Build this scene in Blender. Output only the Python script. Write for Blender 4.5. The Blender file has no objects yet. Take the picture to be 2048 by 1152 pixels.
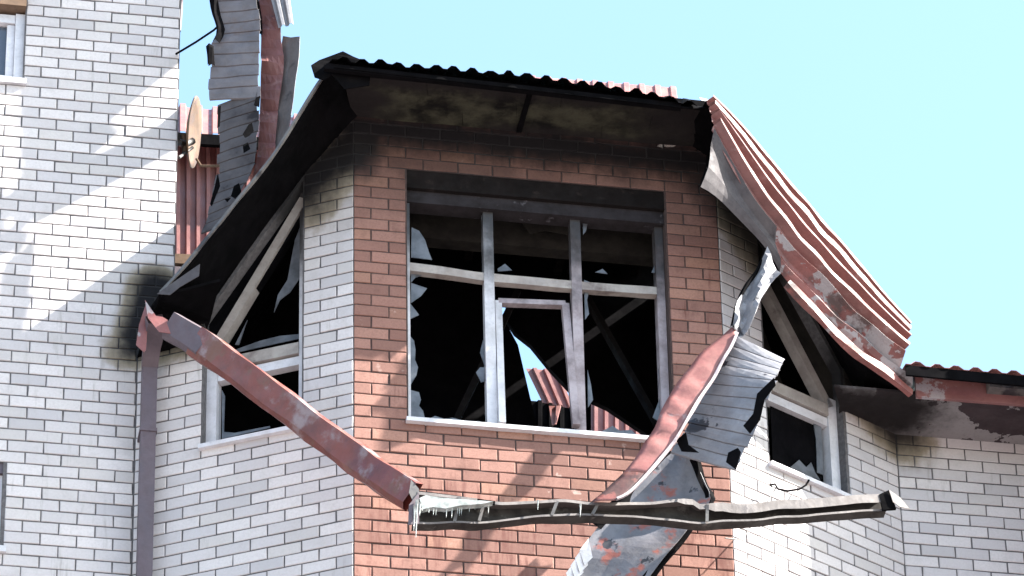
import bpy, bmesh, math, random
from mathutils import Vector, Matrix, Quaternion, noise
from mathutils.geometry import tessellate_polygon
R = math.radians
random.seed(7)
SC = bpy.context.scene
COL = SC.collection

# ------------------------------------------------------------------ camera, sky, sun, exposure
ZB = 25.236                       # height of course line 0 above the street
CAM = Vector((-4.64163, -31.78365, ZB - 23.63595))
YAW, PITCH, ROLL, FPX = R(10.358805), R(35.242366), R(-1.206691), 10849.1077
cam = bpy.data.cameras.new('camera')
cam.sensor_width = 36.0
cam.lens = FPX / 2048 * 36.0
cam.clip_start = 0.5
cam.clip_end = 5000
cam_ob = bpy.data.objects.new('camera', cam)
COL.objects.link(cam_ob)
SC.camera = cam_ob
_cy, _sy, _cp, _sp, _cr, _sr = math.cos(YAW), math.sin(YAW), math.cos(PITCH), math.sin(PITCH), math.cos(ROLL), math.sin(ROLL)


def wdir(x, up, fwd):
    """camera right/up/forward amounts -> world direction"""
    a = _cr * x - _sr * up
    b = _sr * x + _cr * up
    y = _cp * fwd - _sp * b
    z = _sp * fwd + _cp * b
    return Vector((_cy * a + _sy * y, -_sy * a + _cy * y, z))


_r, _u, _f = wdir(1, 0, 0), wdir(0, 1, 0), wdir(0, 0, 1)
cam_ob.matrix_world = Matrix(((_r.x, _u.x, -_f.x, CAM.x), (_r.y, _u.y, -_f.y, CAM.y), (_r.z, _u.z, -_f.z, CAM.z), (0, 0, 0, 1)))

SUN_AZ, SUN_EL = 72.0, 41.0       # degrees right of the red front's normal (-Y), and above the horizon
S = Vector((math.sin(R(SUN_AZ)) * math.cos(R(SUN_EL)), -math.cos(R(SUN_AZ)) * math.cos(R(SUN_EL)), math.sin(R(SUN_EL))))
w = bpy.data.worlds.new('World')
SC.world = w
w.use_nodes = True
nt = w.node_tree
nt.nodes.clear()
sky = nt.nodes.new('ShaderNodeTexSky')
sky.sky_type = 'NISHITA'
sky.sun_disc = False
sky.sun_elevation = R(SUN_EL)
sky.sun_rotation = math.atan2(S.x, S.y)
sky.altitude = 0
sky.air_density = 1.0
sky.dust_density = 1.6
sky.ozone_density = 0.4
bg = nt.nodes.new('ShaderNodeBackground')
bg.inputs['Strength'].default_value = 0.10
wo = nt.nodes.new('ShaderNodeOutputWorld')
tint = nt.nodes.new('ShaderNodeMix')
tint.data_type = 'RGBA'
tint.blend_type = 'MULTIPLY'
tint.inputs[0].default_value = 1.0
tint.inputs[7].default_value = (0.89, 0.985, 0.95, 1)      # the camera's cool white balance
nt.links.new(sky.outputs[0], tint.inputs[6])
nt.links.new(tint.outputs[2], bg.inputs[0])
nt.links.new(bg.outputs[0], wo.inputs[0])
sun = bpy.data.lights.new('sun', 'SUN')
sun.energy = 5.0
sun.angle = R(0.5)
sun.color = (1.0, 0.95, 0.88)
sun_ob = bpy.data.objects.new('sun', sun)
COL.objects.link(sun_ob)
sun_ob.rotation_euler = S.to_track_quat('Z', 'Y').to_euler()
sun_ob.location = (20, -20, 60)
SC.view_settings.view_transform = 'Standard'
SC.view_settings.look = 'None'
SC.view_settings.exposure = 2.5
SC.view_settings.gamma = 1.0
SC.view_settings.use_curve_mapping = False

# ------------------------------------------------------------------ geometry of the building
L, CH = 0.26, 0.09705             # brick length and course height with joint
PHI = R(28.568)
s_, c_ = math.sin(PHI), math.cos(PHI)
FL = 10.5 * L                     # front width
LFN, RFN = 6.47, 6.41             # bay side faces in bricks
LT, LN = Vector((-c_, s_, 0)), Vector((-s_, -c_, 0))
RT, RN = Vector((c_, s_, 0)), Vector((s_, -c_, 0))
OR = Vector((FL, 0, ZB))
OL = Vector((0, 0, ZB))
YL = LFN * L * s_                 # plane of the left wing's wall
YR = RFN * L * s_
UP = Vector((0, 0, 1))


def zk(k):
    return ZB - k * CH


def ray(px, py):
    return wdir((px - 1024) / FPX, -(py - 576) / FPX, 1.0)


def onp(px, py, P0, n):
    r = ray(px, py)
    return CAM + r * ((P0 - CAM).dot(n) / r.dot(n))


def at(px, py, Y):
    return onp(px, py, Vector((0, Y, 0)), Vector((0, 1, 0)))


def atL(px, py, o=0.0):
    return onp(px, py, OL + LN * o, LN)


def atR(px, py, o=0.0):
    return onp(px, py, OR + RN * o, RN)


class Face:
    def __init__(s, O, T, N):
        s.O, s.T, s.N = O, T, N

    def p(s, u, z, o=0.0):        # u metres along, z metres above course 0, o metres out
        return s.O + s.T * u + UP * z + s.N * o


F_RED = Face(OL, Vector((1, 0, 0)), Vector((0, -1, 0)))
F_LB = Face(OL, LT, LN)
F_RB = Face(OR, RT, RN)
F_LW = Face(OL + LT * LFN * L, Vector((-1, 0, 0)), Vector((0, -1, 0)))
F_RW = Face(OR + RT * RFN * L, Vector((1, 0, 0)), Vector((0, -1, 0)))


# ------------------------------------------------------------------ materials
def newmat(name):
    m = bpy.data.materials.new(name)
    m.use_nodes = True
    n = m.node_tree
    b = n.nodes['Principled BSDF']
    return m, n, b


def N(n, t, **kw):
    x = n.nodes.new(t)
    for k, v in kw.items():
        setattr(x, k, v)
    return x


def mth(n, op, a, b=None, c=None, clamp=False):
    x = n.nodes.new('ShaderNodeMath')
    x.operation = op
    x.use_clamp = clamp
    for i, v in enumerate((a, b, c)):
        if v is None:
            continue
        if isinstance(v, (int, float)):
            x.inputs[i].default_value = v
        else:
            n.links.new(v, x.inputs[i])
    return x.outputs[0]


def vmth(n, op, a, b=None):
    x = n.nodes.new('ShaderNodeVectorMath')
    x.operation = op
    for i, v in enumerate((a, b)):
        if v is None:
            continue
        if isinstance(v, (tuple, list, Vector)):
            x.inputs[i].default_value = tuple(v)
        else:
            n.links.new(v, x.inputs[i])
    return x


def nz(n, scale, detail=4, rough=0.6, vec=None, w=None):
    x = n.nodes.new('ShaderNodeTexNoise')
    x.inputs['Scale'].default_value = scale
    x.inputs['Detail'].default_value = detail
    x.inputs['Roughness'].default_value = rough
    if vec is None:
        vec = geo(n)
    n.links.new(vec, x.inputs['Vector'])
    return x.outputs['Fac']


def geo(n):
    for x in n.nodes:
        if x.type == 'NEW_GEOMETRY':
            return x.outputs['Position']
    return n.nodes.new('ShaderNodeNewGeometry').outputs['Position']


def ramp(n, fac, lo, hi, a=0.0, b=1.0):
    x = n.nodes.new('ShaderNodeMapRange')
    x.interpolation_type = 'SMOOTHSTEP'
    n.links.new(fac, x.inputs['Value'])
    for i, v in zip(('From Min', 'From Max', 'To Min', 'To Max'), (lo, hi, a, b)):
        x.inputs[i].default_value = v
    return x.outputs['Result']


def mix(n, fac, a, b):
    x = n.nodes.new('ShaderNodeMix')
    x.data_type = 'RGBA'
    for i, v in ((0, fac), (6, a), (7, b)):
        if isinstance(v, (int, float)):
            x.inputs[i].default_value = v
        elif isinstance(v, (tuple, list)):
            x.inputs[i].default_value = (v[0], v[1], v[2], 1)
        else:
            n.links.new(v, x.inputs[i])
    return x.outputs[2]


def bump(n, b, h, strength=0.3, dist=0.01):
    x = n.nodes.new('ShaderNodeBump')
    x.inputs['Strength'].default_value = strength
    x.inputs['Distance'].default_value = dist
    n.links.new(h, x.inputs['Height'])
    n.links.new(x.outputs[0], b.inputs['Normal'])


SOOT = []                          # (A, B, full radius, fade radius, strength): the smoke stains left on the walls


def soot_mask(n, lst=None):
    P = geo(n)
    out = None
    wob = nz(n, 3.0, 5, 0.65)
    wob2 = nz(n, 14.0, 3, 0.6)
    up_ = n.nodes.new('ShaderNodeMapping')
    up_.inputs['Scale'].default_value = (16, 16, 2.5)
    n.links.new(P, up_.inputs[0])
    wob3 = nz(n, 1.0, 4, 0.6, up_.outputs[0])
    for A, B, r0, r1, st in (lst or SOOT):
        v = vmth(n, 'SUBTRACT', P, A).outputs[0]
        AB = B - A
        t = mth(n, 'MULTIPLY', vmth(n, 'DOT_PRODUCT', v, AB).outputs['Value'], 1.0 / max(AB.length_squared, 1e-6), clamp=True)
        q = n.nodes.new('ShaderNodeVectorMath')
        q.operation = 'SCALE'
        q.inputs[0].default_value = tuple(AB)
        n.links.new(t, q.inputs['Scale'])
        d = vmth(n, 'LENGTH', vmth(n, 'SUBTRACT', v, q.outputs[0]).outputs[0]).outputs['Value']
        d = mth(n, 'ADD', d, mth(n, 'MULTIPLY', mth(n, 'SUBTRACT', wob, 0.5), -(r1 - r0) * 0.9))
        d = mth(n, 'ADD', d, mth(n, 'MULTIPLY', mth(n, 'SUBTRACT', wob2, 0.5), -(r1 - r0) * 0.25))
        d = mth(n, 'ADD', d, mth(n, 'MULTIPLY', mth(n, 'SUBTRACT', wob3, 0.5), -(r1 - r0) * 0.3))
        f = ramp(n, d, r0 * 0.7, r1 * 1.12, st, 0.0)
        out = f if out is None else mth(n, 'MAXIMUM', out, f)
    return out


def oinfo(n):
    return n.nodes.new('ShaderNodeObjectInfo').outputs['Random']


def brick_mat(name, base, alt, dark, rough=0.75, red=False):
    m, n, b = newmat(name)
    rnd = oinfo(n)
    col = mix(n, ramp(n, rnd, 0.0, 1.0), base, alt)
    r2 = mth(n, 'FRACT', mth(n, 'MULTIPLY', rnd, 17.31))
    r3 = mth(n, 'FRACT', mth(n, 'MULTIPLY', rnd, 71.7))
    col = mix(n, ramp(n, r2, 0.72, 1.0, 0.0, 0.55), col, (0.16, 0.085, 0.07) if red else (0.44, 0.41, 0.39))
    col = mix(n, ramp(n, r3, 0.8, 1.0, 0.0, 0.4), col, (0.40, 0.22, 0.15) if red else (0.33, 0.32, 0.345))
    fine = nz(n, 60, 5, 0.7)
    col = mix(n, ramp(n, fine, 0.35, 0.75, 0.0, 0.35), col, dark)
    blot = nz(n, 4.2, 7, 0.72)
    col = mix(n, ramp(n, blot, 0.50, 0.74, 0.0, 0.6 if red else 0.42), col, dark)
    # rain streaks: noise stretched upright
    mp = n.nodes.new('ShaderNodeMapping')
    mp.inputs['Scale'].default_value = (18, 18, 2.2)
    n.links.new(geo(n), mp.inputs[0])
    st = nz(n, 1.0, 4, 0.6, mp.outputs[0])
    big = nz(n, 0.9, 3, 0.5)
    k = mth(n, 'MULTIPLY', ramp(n, st, 0.56, 0.72), ramp(n, big, 0.48, 0.62))
    streak = (0.13, 0.055, 0.045) if red else (0.22, 0.205, 0.18)
    col = mix(n, mth(n, 'MULTIPLY', k, 0.9 if red else 0.5), col, streak)
    if red:
        sz = n.nodes.new('ShaderNodeSeparateXYZ')
        n.links.new(geo(n), sz.inputs[0])
        low = ramp(n, sz.outputs[2], ZB - 2.2, ZB - 2.75)
        k2 = mth(n, 'MULTIPLY', mth(n, 'MULTIPLY', ramp(n, st, 0.44, 0.60), ramp(n, nz(n, 2.4, 4, 0.6), 0.46, 0.56)), low)
        col = mix(n, mth(n, 'MULTIPLY', k2, 0.75), col, streak)
    if red:
        wb = mth(n, 'MULTIPLY', ramp(n, nz(n, 9, 3, 0.6), 0.62, 0.7), ramp(n, rnd, 0.6, 0.9))
        col = mix(n, mth(n, 'MULTIPLY', wb, 0.35), col, (0.62, 0.5, 0.44))
    so = soot_mask(n)
    brown = (0.16, 0.10, 0.075) if red else (0.40, 0.34, 0.26)
    col = mix(n, ramp(n, so, 0.0, 0.45), col, brown) if not red else col
    col = mix(n, mth(n, 'POWER', so, 0.6 if red else 0.8), col, (0.010, 0.009, 0.010))
    n.links.new(col, b.inputs['Base Color'])
    b.inputs['Roughness'].default_value = rough
    b.inputs['Specular IOR Level'].default_value = 0.12
    h = mth(n, 'ADD', mth(n, 'MULTIPLY', fine, 0.5), nz(n, 180, 3, 0.6))
    bump(n, b, h, 0.35, 0.004)
    return m


def mortar_mat(name, base):
    m, n, b = newmat(name)
    col = mix(n, ramp(n, nz(n, 30, 5), 0.3, 0.7), base, tuple(x * 0.6 for x in base))
    col = mix(n, ramp(n, soot_mask(n), 0.1, 0.8), col, (0.014, 0.013, 0.014))
    n.links.new(col, b.inputs['Base Color'])
    b.inputs['Roughness'].default_value = 0.95
    bump(n, b, nz(n, 120, 4), 0.5, 0.004)
    return m


def metal_mat(name, base, alt, patch=None, plo=0.55, phi=0.6, pscale=4.0, rough=0.42, metallic=0.0, char=None, sooty=False, grime=0.35, clo=0.5, chi=0.62, cscale=2.5, sl_=None):
    m, n, b = newmat(name)
    col = mix(n, ramp(n, nz(n, 6, 6, 0.65), 0.35, 0.7), base, alt)
    if patch:
        col = mix(n, ramp(n, nz(n, pscale, 6, 0.62), plo, phi), col, patch)
    if char:
        off = N(n, 'ShaderNodeMapping')
        off.inputs['Location'].default_value = (3.7, 1.9, 5.3)
        n.links.new(geo(n), off.inputs[0])
        col = mix(n, ramp(n, nz(n, cscale, 6, 0.62, off.outputs[0]), clo, chi), col, char)
    col = mix(n, ramp(n, nz(n, 35, 5, 0.7), 0.5, 0.8, 0.0, grime), col, tuple(x * 0.35 for x in base))
    if sooty:
        col = mix(n, ramp(n, soot_mask(n, sl_ or FSOOT), 0.0, 1.0), col, (0.016, 0.0135, 0.014))
    n.links.new(col, b.inputs['Base Color'])
    b.inputs['Metallic'].default_value = metallic
    rr = ramp(n, nz(n, 9, 5), 0.3, 0.7, rough - 0.08, rough + 0.25)
    n.links.new(rr, b.inputs['Roughness'])
    bump(n, b, nz(n, 7, 4), 0.25, 0.02)
    return m


# smoke stains (real marks on the walls)
def fp(F, ub, k, o=0.0):
    return F.p(ub * L, -k * CH, o)


SOOT += [
    (fp(F_RED, -0.2, -5.6), fp(F_RED, 11, -5.0), 0.03, 0.38, 1.0),           # under the front soffit
    (fp(F_RED, 1.2, -2.6), fp(F_RED, 4.5, -2.6), 0.0, 0.26, 0.55),
    (fp(F_LB, -0.2, -4.5), fp(F_LB, 1.6, -0.5), 0.12, 0.44, 1.0),            # under the left rake
    (fp(F_LB, 4.4, 10.6), fp(F_LB, 6.6, 10.9), 0.02, 0.26, 1.0),
    (fp(F_LW, -0.5, 5.4, 0.0), fp(F_LW, -0.15, 9.8, 0.0), 0.14, 0.26, 1.0),    # left wing, behind the gutter corner
    (fp(F_RB, -0.2, -4.0), fp(F_RB, 1.9, 1.2), 0.12, 0.42, 0.9),
    (fp(F_RB, 4.6, 9.5), fp(F_RB, 6.5, 13.0), 0.05, 0.36, 0.95),
]

SOOT.append((fp(F_RED, -0.2, -5.5), fp(F_RED, 11, -5.2), 0.2, 1.05, 0.33))
FSOOT = [(fp(F_RED, 1.5, -1.5, -0.12), fp(F_RED, 9, -1.5, -0.12), 0.25, 1.35, 0.9), (fp(F_LB, 1.2, -3, -0.12), fp(F_LB, 2.2, 3, -0.12), 0.1, 0.5, 0.9)]

M_WHITE = brick_mat('white_brick', (0.58, 0.54, 0.535), (0.47, 0.44, 0.445), (0.36, 0.335, 0.33))
M_RED = brick_mat('red_brick', (0.30, 0.162, 0.13), (0.20, 0.104, 0.084), (0.11, 0.055, 0.045), red=True)
M_MORT = mortar_mat('grey_mortar', (0.115, 0.107, 0.110))
M_MORTR = mortar_mat('brown_mortar', (0.06, 0.036, 0.032))
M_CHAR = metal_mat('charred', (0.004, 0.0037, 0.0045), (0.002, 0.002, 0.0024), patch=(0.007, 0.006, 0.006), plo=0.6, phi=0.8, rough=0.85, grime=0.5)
M_CHAR.node_tree.nodes['Principled BSDF'].inputs['Specular IOR Level'].default_value = 0.03
M_SOFF = metal_mat('scorched_soffit', (0.032, 0.029, 0.025), (0.018, 0.016, 0.015), char=(0.015, 0.013, 0.013), clo=0.50, chi=0.72, cscale=2.2, rough=0.8, sooty=False)
M_REDM = metal_mat('red_metal', (0.155, 0.058, 0.052), (0.11, 0.040, 0.036), patch=(0.21, 0.12, 0.115), plo=0.55, phi=0.75, pscale=7, rough=0.5)
M_REDB = metal_mat('burnt_red_metal', (0.20, 0.065, 0.058), (0.13, 0.045, 0.042), patch=(0.24, 0.21, 0.22), plo=0.57, phi=0.64, pscale=5, rough=0.42, char=(0.05, 0.03, 0.032), clo=0.56, chi=0.64)
M_PEELR = metal_mat('peeled_red_metal', (0.17, 0.055, 0.05), (0.10, 0.035, 0.033), patch=(0.22, 0.205, 0.215), plo=0.50, phi=0.53, pscale=3.4, rough=0.42, char=(0.05, 0.03, 0.03), clo=0.56, chi=0.64)
M_REDF = metal_mat('scratched_red_metal', (0.15, 0.040, 0.032), (0.10, 0.028, 0.023), patch=(0.20, 0.145, 0.15), plo=0.54, phi=0.68, pscale=3.5, rough=0.36, char=(0.12, 0.05, 0.035), clo=0.55, chi=0.65, cscale=5)
M_GREYM = metal_mat('grey_steel', (0.205, 0.20, 0.215), (0.14, 0.137, 0.15), patch=(0.26, 0.255, 0.27), plo=0.58, phi=0.7, rough=0.4, metallic=0.0, char=(0.03, 0.028, 0.034), clo=0.60, chi=0.63, cscale=4)
M_GREYD = metal_mat('sooty_steel', (0.115, 0.108, 0.105), (0.065, 0.06, 0.06), patch=(0.17, 0.16, 0.155), plo=0.56, phi=0.7, rough=0.5, char=(0.025, 0.022, 0.026), clo=0.54, chi=0.62, cscale=3)
M_GREYR = metal_mat('blistered_steel', (0.17, 0.165, 0.18), (0.11, 0.108, 0.118), patch=(0.27, 0.09, 0.07), plo=0.555, phi=0.64, pscale=4.5, rough=0.45, char=(0.025, 0.025, 0.032), clo=0.60, chi=0.63, cscale=4)
M_CHAR2 = metal_mat('burnt_inside', (0.045, 0.042, 0.04), (0.02, 0.018, 0.018), patch=(0.10, 0.095, 0.09), plo=0.58, phi=0.7, pscale=5, rough=0.7)
M_STRIPU = metal_mat('hanging_steel', (0.135, 0.12, 0.127), (0.09, 0.08, 0.086), patch=(0.10, 0.07, 0.062), plo=0.56, phi=0.74, rough=0.5)
M_STRIPL = metal_mat('smoked_steel', (0.085, 0.078, 0.082), (0.055, 0.05, 0.054), patch=(0.025, 0.022, 0.025), plo=0.60, phi=0.70, pscale=6, rough=0.55)
M_STRIPC = metal_mat('brownish_steel', (0.10, 0.085, 0.082), (0.07, 0.058, 0.056), patch=(0.035, 0.028, 0.028), plo=0.6, phi=0.72, rough=0.5)
M_STRIPR = metal_mat('crumpled_red_metal', (0.24, 0.092, 0.08), (0.16, 0.06, 0.053), patch=(0.25, 0.17, 0.165), plo=0.6, phi=0.72, pscale=7, rough=0.42)
M_BURNT = metal_mat('charred_red_metal', (0.085, 0.03, 0.025), (0.03, 0.016, 0.015), patch=(0.16, 0.05, 0.04), plo=0.55, phi=0.65, pscale=6, rough=0.5)
M_HEAD = metal_mat('burnt_head', (0.028, 0.025, 0.028), (0.015, 0.013, 0.014), patch=(0.09, 0.085, 0.095), plo=0.6, phi=0.72, pscale=9, rough=0.75)
M_BOARD = metal_mat('burnt_board', (0.010, 0.008, 0.008), (0.006, 0.005, 0.005), patch=(0.022, 0.017, 0.016), plo=0.55, phi=0.7, pscale=8, rough=0.8)
FSOOT2 = [(fp(F_RED, -1, -6.5, 0.6), fp(F_RED, 11.5, -6.3, 0.6), 0.05, 0.30, 1.0), (fp(F_RED, -1.2, -6.5, 0.3), fp(F_RED, -0.2, -6.5, 0.1), 0.12, 0.5, 1.0), (fp(F_RED, 11, -6.3, 0.3), fp(F_RED, 9.2, -6.3, 0.3), 0.1, 0.6, 0.9), (fp(F_RED, 4, -6.4, 0.0), fp(F_RED, 11, -6.4, 0.0), 0.0, 0.14, 0.8)]
M_SOFFB = metal_mat('scorched_board', (0.050, 0.048, 0.034), (0.018, 0.017, 0.013), char=(0.006, 0.0055, 0.0055), clo=0.44, chi=0.62, cscale=2.6, rough=0.85, sooty=True, sl_=FSOOT2)
M_PIPE = metal_mat('brown_pipe', (0.085, 0.062, 0.075), (0.07, 0.052, 0.063), rough=0.5, grime=0.3)
M_FRAME = metal_mat('white_frame', (0.58, 0.57, 0.60), (0.46, 0.45, 0.47), rough=0.45, grime=0.4, sooty=True)
M_FRAMES = metal_mat('sooty_frame', (0.36, 0.31, 0.33), (0.22, 0.18, 0.19), sooty=True, char=(0.10, 0.075, 0.08), clo=0.5, chi=0.68, cscale=1.7, rough=0.6)
M_FRAMEC = metal_mat('cream_frame', (0.34, 0.31, 0.285), (0.24, 0.21, 0.195), rough=0.55, char=(0.12, 0.09, 0.085), clo=0.55, chi=0.7)
M_FASC = metal_mat('fascia_red', (0.20, 0.085, 0.082), (0.15, 0.06, 0.06), patch=(0.27, 0.24, 0.255), plo=0.6, phi=0.63, pscale=3.2, rough=0.45)
M_PEEL = metal_mat('peeling_soffit', (0.05, 0.038, 0.042), (0.035, 0.027, 0.03), patch=(0.22, 0.205, 0.21), plo=0.515, phi=0.525, pscale=2.6, rough=0.7, sooty=True, sl_=[(Vector((3.3, 0.5, ZB - 1.2)), Vector((4.15, 0.5, ZB - 1.2)), 0.1, 0.55, 1.0)])
M_DISH = metal_mat('dish_cream', (0.12, 0.068, 0.036), (0.09, 0.052, 0.028), rough=0.45, grime=0.2)
M_WOOD = metal_mat('weathered_wood', (0.15, 0.10, 0.07), (0.09, 0.062, 0.045), rough=0.8)
M_PINK = metal_mat('pink_cladding', (0.27, 0.115, 0.105), (0.22, 0.09, 0.082), rough=0.38, grime=0.15)
M_GROUND = metal_mat('ground', (0.21, 0.185, 0.18), (0.16, 0.14, 0.137), rough=0.9)

for m in (M_HEAD, M_SOFF, M_SOFFB, M_BOARD, M_CHAR2, M_PEEL, M_STRIPL, M_WOOD):
    m.node_tree.nodes['Principled BSDF'].inputs['Specular IOR Level'].default_value = 0.1
m, n, b = newmat('broken_glass')
b.inputs['Base Color'].default_value = (0.55, 0.6, 0.66, 1)
col = mix(n, ramp(n, nz(n, 8, 5), 0.3, 0.7), (0.20, 0.215, 0.245), (0.09, 0.098, 0.112))
n.links.new(col, b.inputs['Base Color'])
b.inputs['Roughness'].default_value = 0.3
b.inputs['Transmission Weight'].default_value = 0.35
b.inputs['Specular IOR Level'].default_value = 0.3
M_GLASS = m
m, n, b = newmat('window_glass')
b.inputs['Base Color'].default_value = (0.06, 0.075, 0.10, 1)
b.inputs['Roughness'].default_value = 0.08
M_PANE = m
m, n, b = newmat('ice')
col = mix(n, ramp(n, nz(n, 12, 4), 0.3, 0.7), (0.55, 0.57, 0.56), (0.26, 0.28, 0.27))
n.links.new(col, b.inputs['Base Color'])
b.inputs['Roughness'].default_value = 0.15
b.inputs['Transmission Weight'].default_value = 0.35
b.inputs['IOR'].default_value = 1.31
M_ICE = m


# ------------------------------------------------------------------ helpers
def put(name, me, parent=None, kind=None, label=None):
    o = bpy.data.objects.new(name, me)
    COL.objects.link(o)
    if parent is not None:
        o.parent = parent
    if kind:
        o['kind'] = kind
    if label:
        o['label'] = label
    return o


def thing(name, label, cat, group=None):
    o = bpy.data.objects.new(name, None)
    COL.objects.link(o)
    o['label'] = label
    o['category'] = cat
    if group:
        o['group'] = group
    return o


def mk(name, vs, fs, mat, parent=None, smooth=False, label=None, kind=None):
    me = bpy.data.meshes.new(name)
    me.from_pydata([tuple(v) for v in vs], [], fs)
    me.materials.append(mat)
    if smooth:
        for p in me.polygons:
            p.use_smooth = True
    me.update()
    return put(name, me, parent, kind, label)


def fixn(me):
    bm = bmesh.new()
    bm.from_mesh(me)
    bmesh.ops.recalc_face_normals(bm, faces=bm.faces)
    bm.to_mesh(me)
    bm.free()


BOXF = [(0, 1, 2, 3), (7, 6, 5, 4), (0, 4, 5, 1), (1, 5, 6, 2), (2, 6, 7, 3), (3, 7, 4, 0)]


def fbox(name, F, u0, u1, z0, z1, o0, o1, mat, parent=None, **kw):
    """box in a wall's own axes (metres)"""
    vs = [F.p(u, z, o) for o in (o0, o1) for u, z in ((u0, z0), (u1, z0), (u1, z1), (u0, z1))]
    ob = mk(name, vs, BOXF, mat, parent, **kw)
    fixn(ob.data)
    return ob


def beam(name, A, B, wdt, dep, nrm, mat, parent=None, **kw):
    """bar from A to B, wdt across in the plane, dep along nrm"""
    d = (B - A).normalized()
    side = d.cross(nrm).normalized() * wdt / 2
    nn = nrm.normalized() * dep / 2
    vs = [P + a * side + c * nn for P in (A, B) for a, c in ((-1, -1), (1, -1), (1, 1), (-1, 1))]
    ob = mk(name, vs, BOXF, mat, parent, **kw)
    fixn(ob.data)
    return ob


def poly_prism(name, F, pts, holes, o0, o1, mat, parent=None, **kw):
    """extruded wall outline with holes, pts in (u, z) metres"""
    loops = [pts] + holes
    flat = [q for lp in loops for q in lp]
    tri = tessellate_polygon([[Vector((a, b_, 0)) for a, b_ in lp] for lp in loops])
    nv = len(flat)
    vs = [F.p(a, b_, o1) for a, b_ in flat] + [F.p(a, b_, o0) for a, b_ in flat]
    fs = [tuple(t) for t in tri] + [tuple(i + nv for i in reversed(t)) for t in tri]
    k = 0
    for lp in loops:
        for i in range(len(lp)):
            j = (i + 1) % len(lp)
            fs.append((k + i, k + j, k + j + nv, k + i + nv))
        k += len(lp)
    ob = mk(name, vs, fs, mat, parent, **kw)
    fixn(ob.data)
    return ob


def sheet(name, rows, mat, parent=None, thick=0.004, smooth=False, **kw):
    nr, nc = len(rows), len(rows[0])
    vs = [v for r in rows for v in r]
    fs = [(i * nc + j, i * nc + j + 1, (i + 1) * nc + j + 1, (i + 1) * nc + j) for i in range(nr - 1) for j in range(nc - 1)]
    ob = mk(name, vs, fs, mat, parent, smooth=smooth, **kw)
    if thick:
        md = ob.modifiers.new('solid', 'SOLIDIFY')
        md.thickness = thick
        md.offset = 0
    return ob


def poly_sheet(name, pts, mat, parent=None, thick=0.004, **kw):
    """flat-ish sheet from a 3D outline"""
    tri = tessellate_polygon([pts])
    ob = mk(name, pts, [tuple(t) for t in tri], mat, parent, **kw)
    fixn(ob.data)
    if thick:
        md = ob.modifiers.new('solid', 'SOLIDIFY')
        md.thickness = thick
        md.offset = 0
    return ob


def tube(name, pts, r, mat, parent=None, seg=6, taper=None, **kw):
    vs, fs = [], []
    for i, P in enumerate(pts):
        d = (pts[min(i + 1, len(pts) - 1)] - pts[max(i - 1, 0)]).normalized()
        a = d.cross(UP if abs(d.z) < 0.95 else Vector((1, 0, 0))).normalized()
        bb = d.cross(a)
        rr = r if taper is None else r * (1 + (taper - 1) * i / (len(pts) - 1))
        for j in range(seg):
            t = 2 * math.pi * j / seg
            vs.append(P + a * rr * math.cos(t) + bb * rr * math.sin(t))
    for i in range(len(pts) - 1):
        for j in range(seg):
            k = (j + 1) % seg
            fs.append((i * seg + j, i * seg + k, (i + 1) * seg + k, (i + 1) * seg + j))
    fs.append(tuple(range(seg)))
    fs.append(tuple(reversed(range((len(pts) - 1) * seg, len(pts) * seg))))
    return mk(name, vs, fs, mat, parent, smooth=True, **kw)


def resample(pts, n):
    ls = [0.0]
    for a, b_ in zip(pts, pts[1:]):
        ls.append(ls[-1] + (b_ - a).length)
    out = []
    for i in range(n):
        t = ls[-1] * i / (n - 1)
        k = 0
        while k < len(ls) - 2 and ls[k + 1] < t:
            k += 1
        f = (t - ls[k]) / max(ls[k + 1] - ls[k], 1e-9)
        out.append(pts[k].lerp(pts[k + 1], min(max(f, 0), 1)))
    return out


def smoothpts(pts, n):
    """catmull-rom through the points, then evenly spaced"""
    q = []
    for i in range(len(pts) - 1):
        p0, p1, p2, p3 = pts[max(i - 1, 0)], pts[i], pts[i + 1], pts[min(i + 2, len(pts) - 1)]
        for k in range(8):
            t = k / 8
            q.append(0.5 * ((2 * p1) + (p2 - p0) * t + (2 * p0 - 5 * p1 + 4 * p2 - p3) * t * t + (3 * p1 - p0 - 3 * p2 + p3) * t ** 3))
    q.append(pts[-1])
    return resample(q, n)


def wob(P, amp, sc=2.0, seed=0.0):
    q = P * sc + Vector((seed, seed * 1.7, seed * 0.3))
    return P + Vector((noise.noise(q), noise.noise(q + Vector((9, 1, 4))), noise.noise(q + Vector((2, 8, 5))))) * amp


def sweep(name, path, prof, nrm, mat, parent=None, thick=0.004, closed=False, amp=0.0, seed=0, smooth=False, **kw):
    """profile [(side, out)] swept along path; nrm(i) outward direction at the path point"""
    rows = []
    for i, P in enumerate(path):
        d = (path[min(i + 1, len(path) - 1)] - path[max(i - 1, 0)]).normalized()
        nn = nrm if isinstance(nrm, Vector) else nrm(i / (len(path) - 1))
        side = d.cross(nn).normalized()
        nn = side.cross(d).normalized()
        row = [P + side * a + nn * b_ for a, b_ in prof]
        if closed:
            row.append(row[0].copy())
        rows.append([wob(v, amp, 3.5, seed + 0.4 * k) for k, v in enumerate(row)])
    if closed:
        for r in rows:
            r[-1] = r[0].copy()
    return sheet(name, rows, mat, parent, thick, smooth, **kw)


# ------------------------------------------------------------------ bricks
BR = {}


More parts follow.
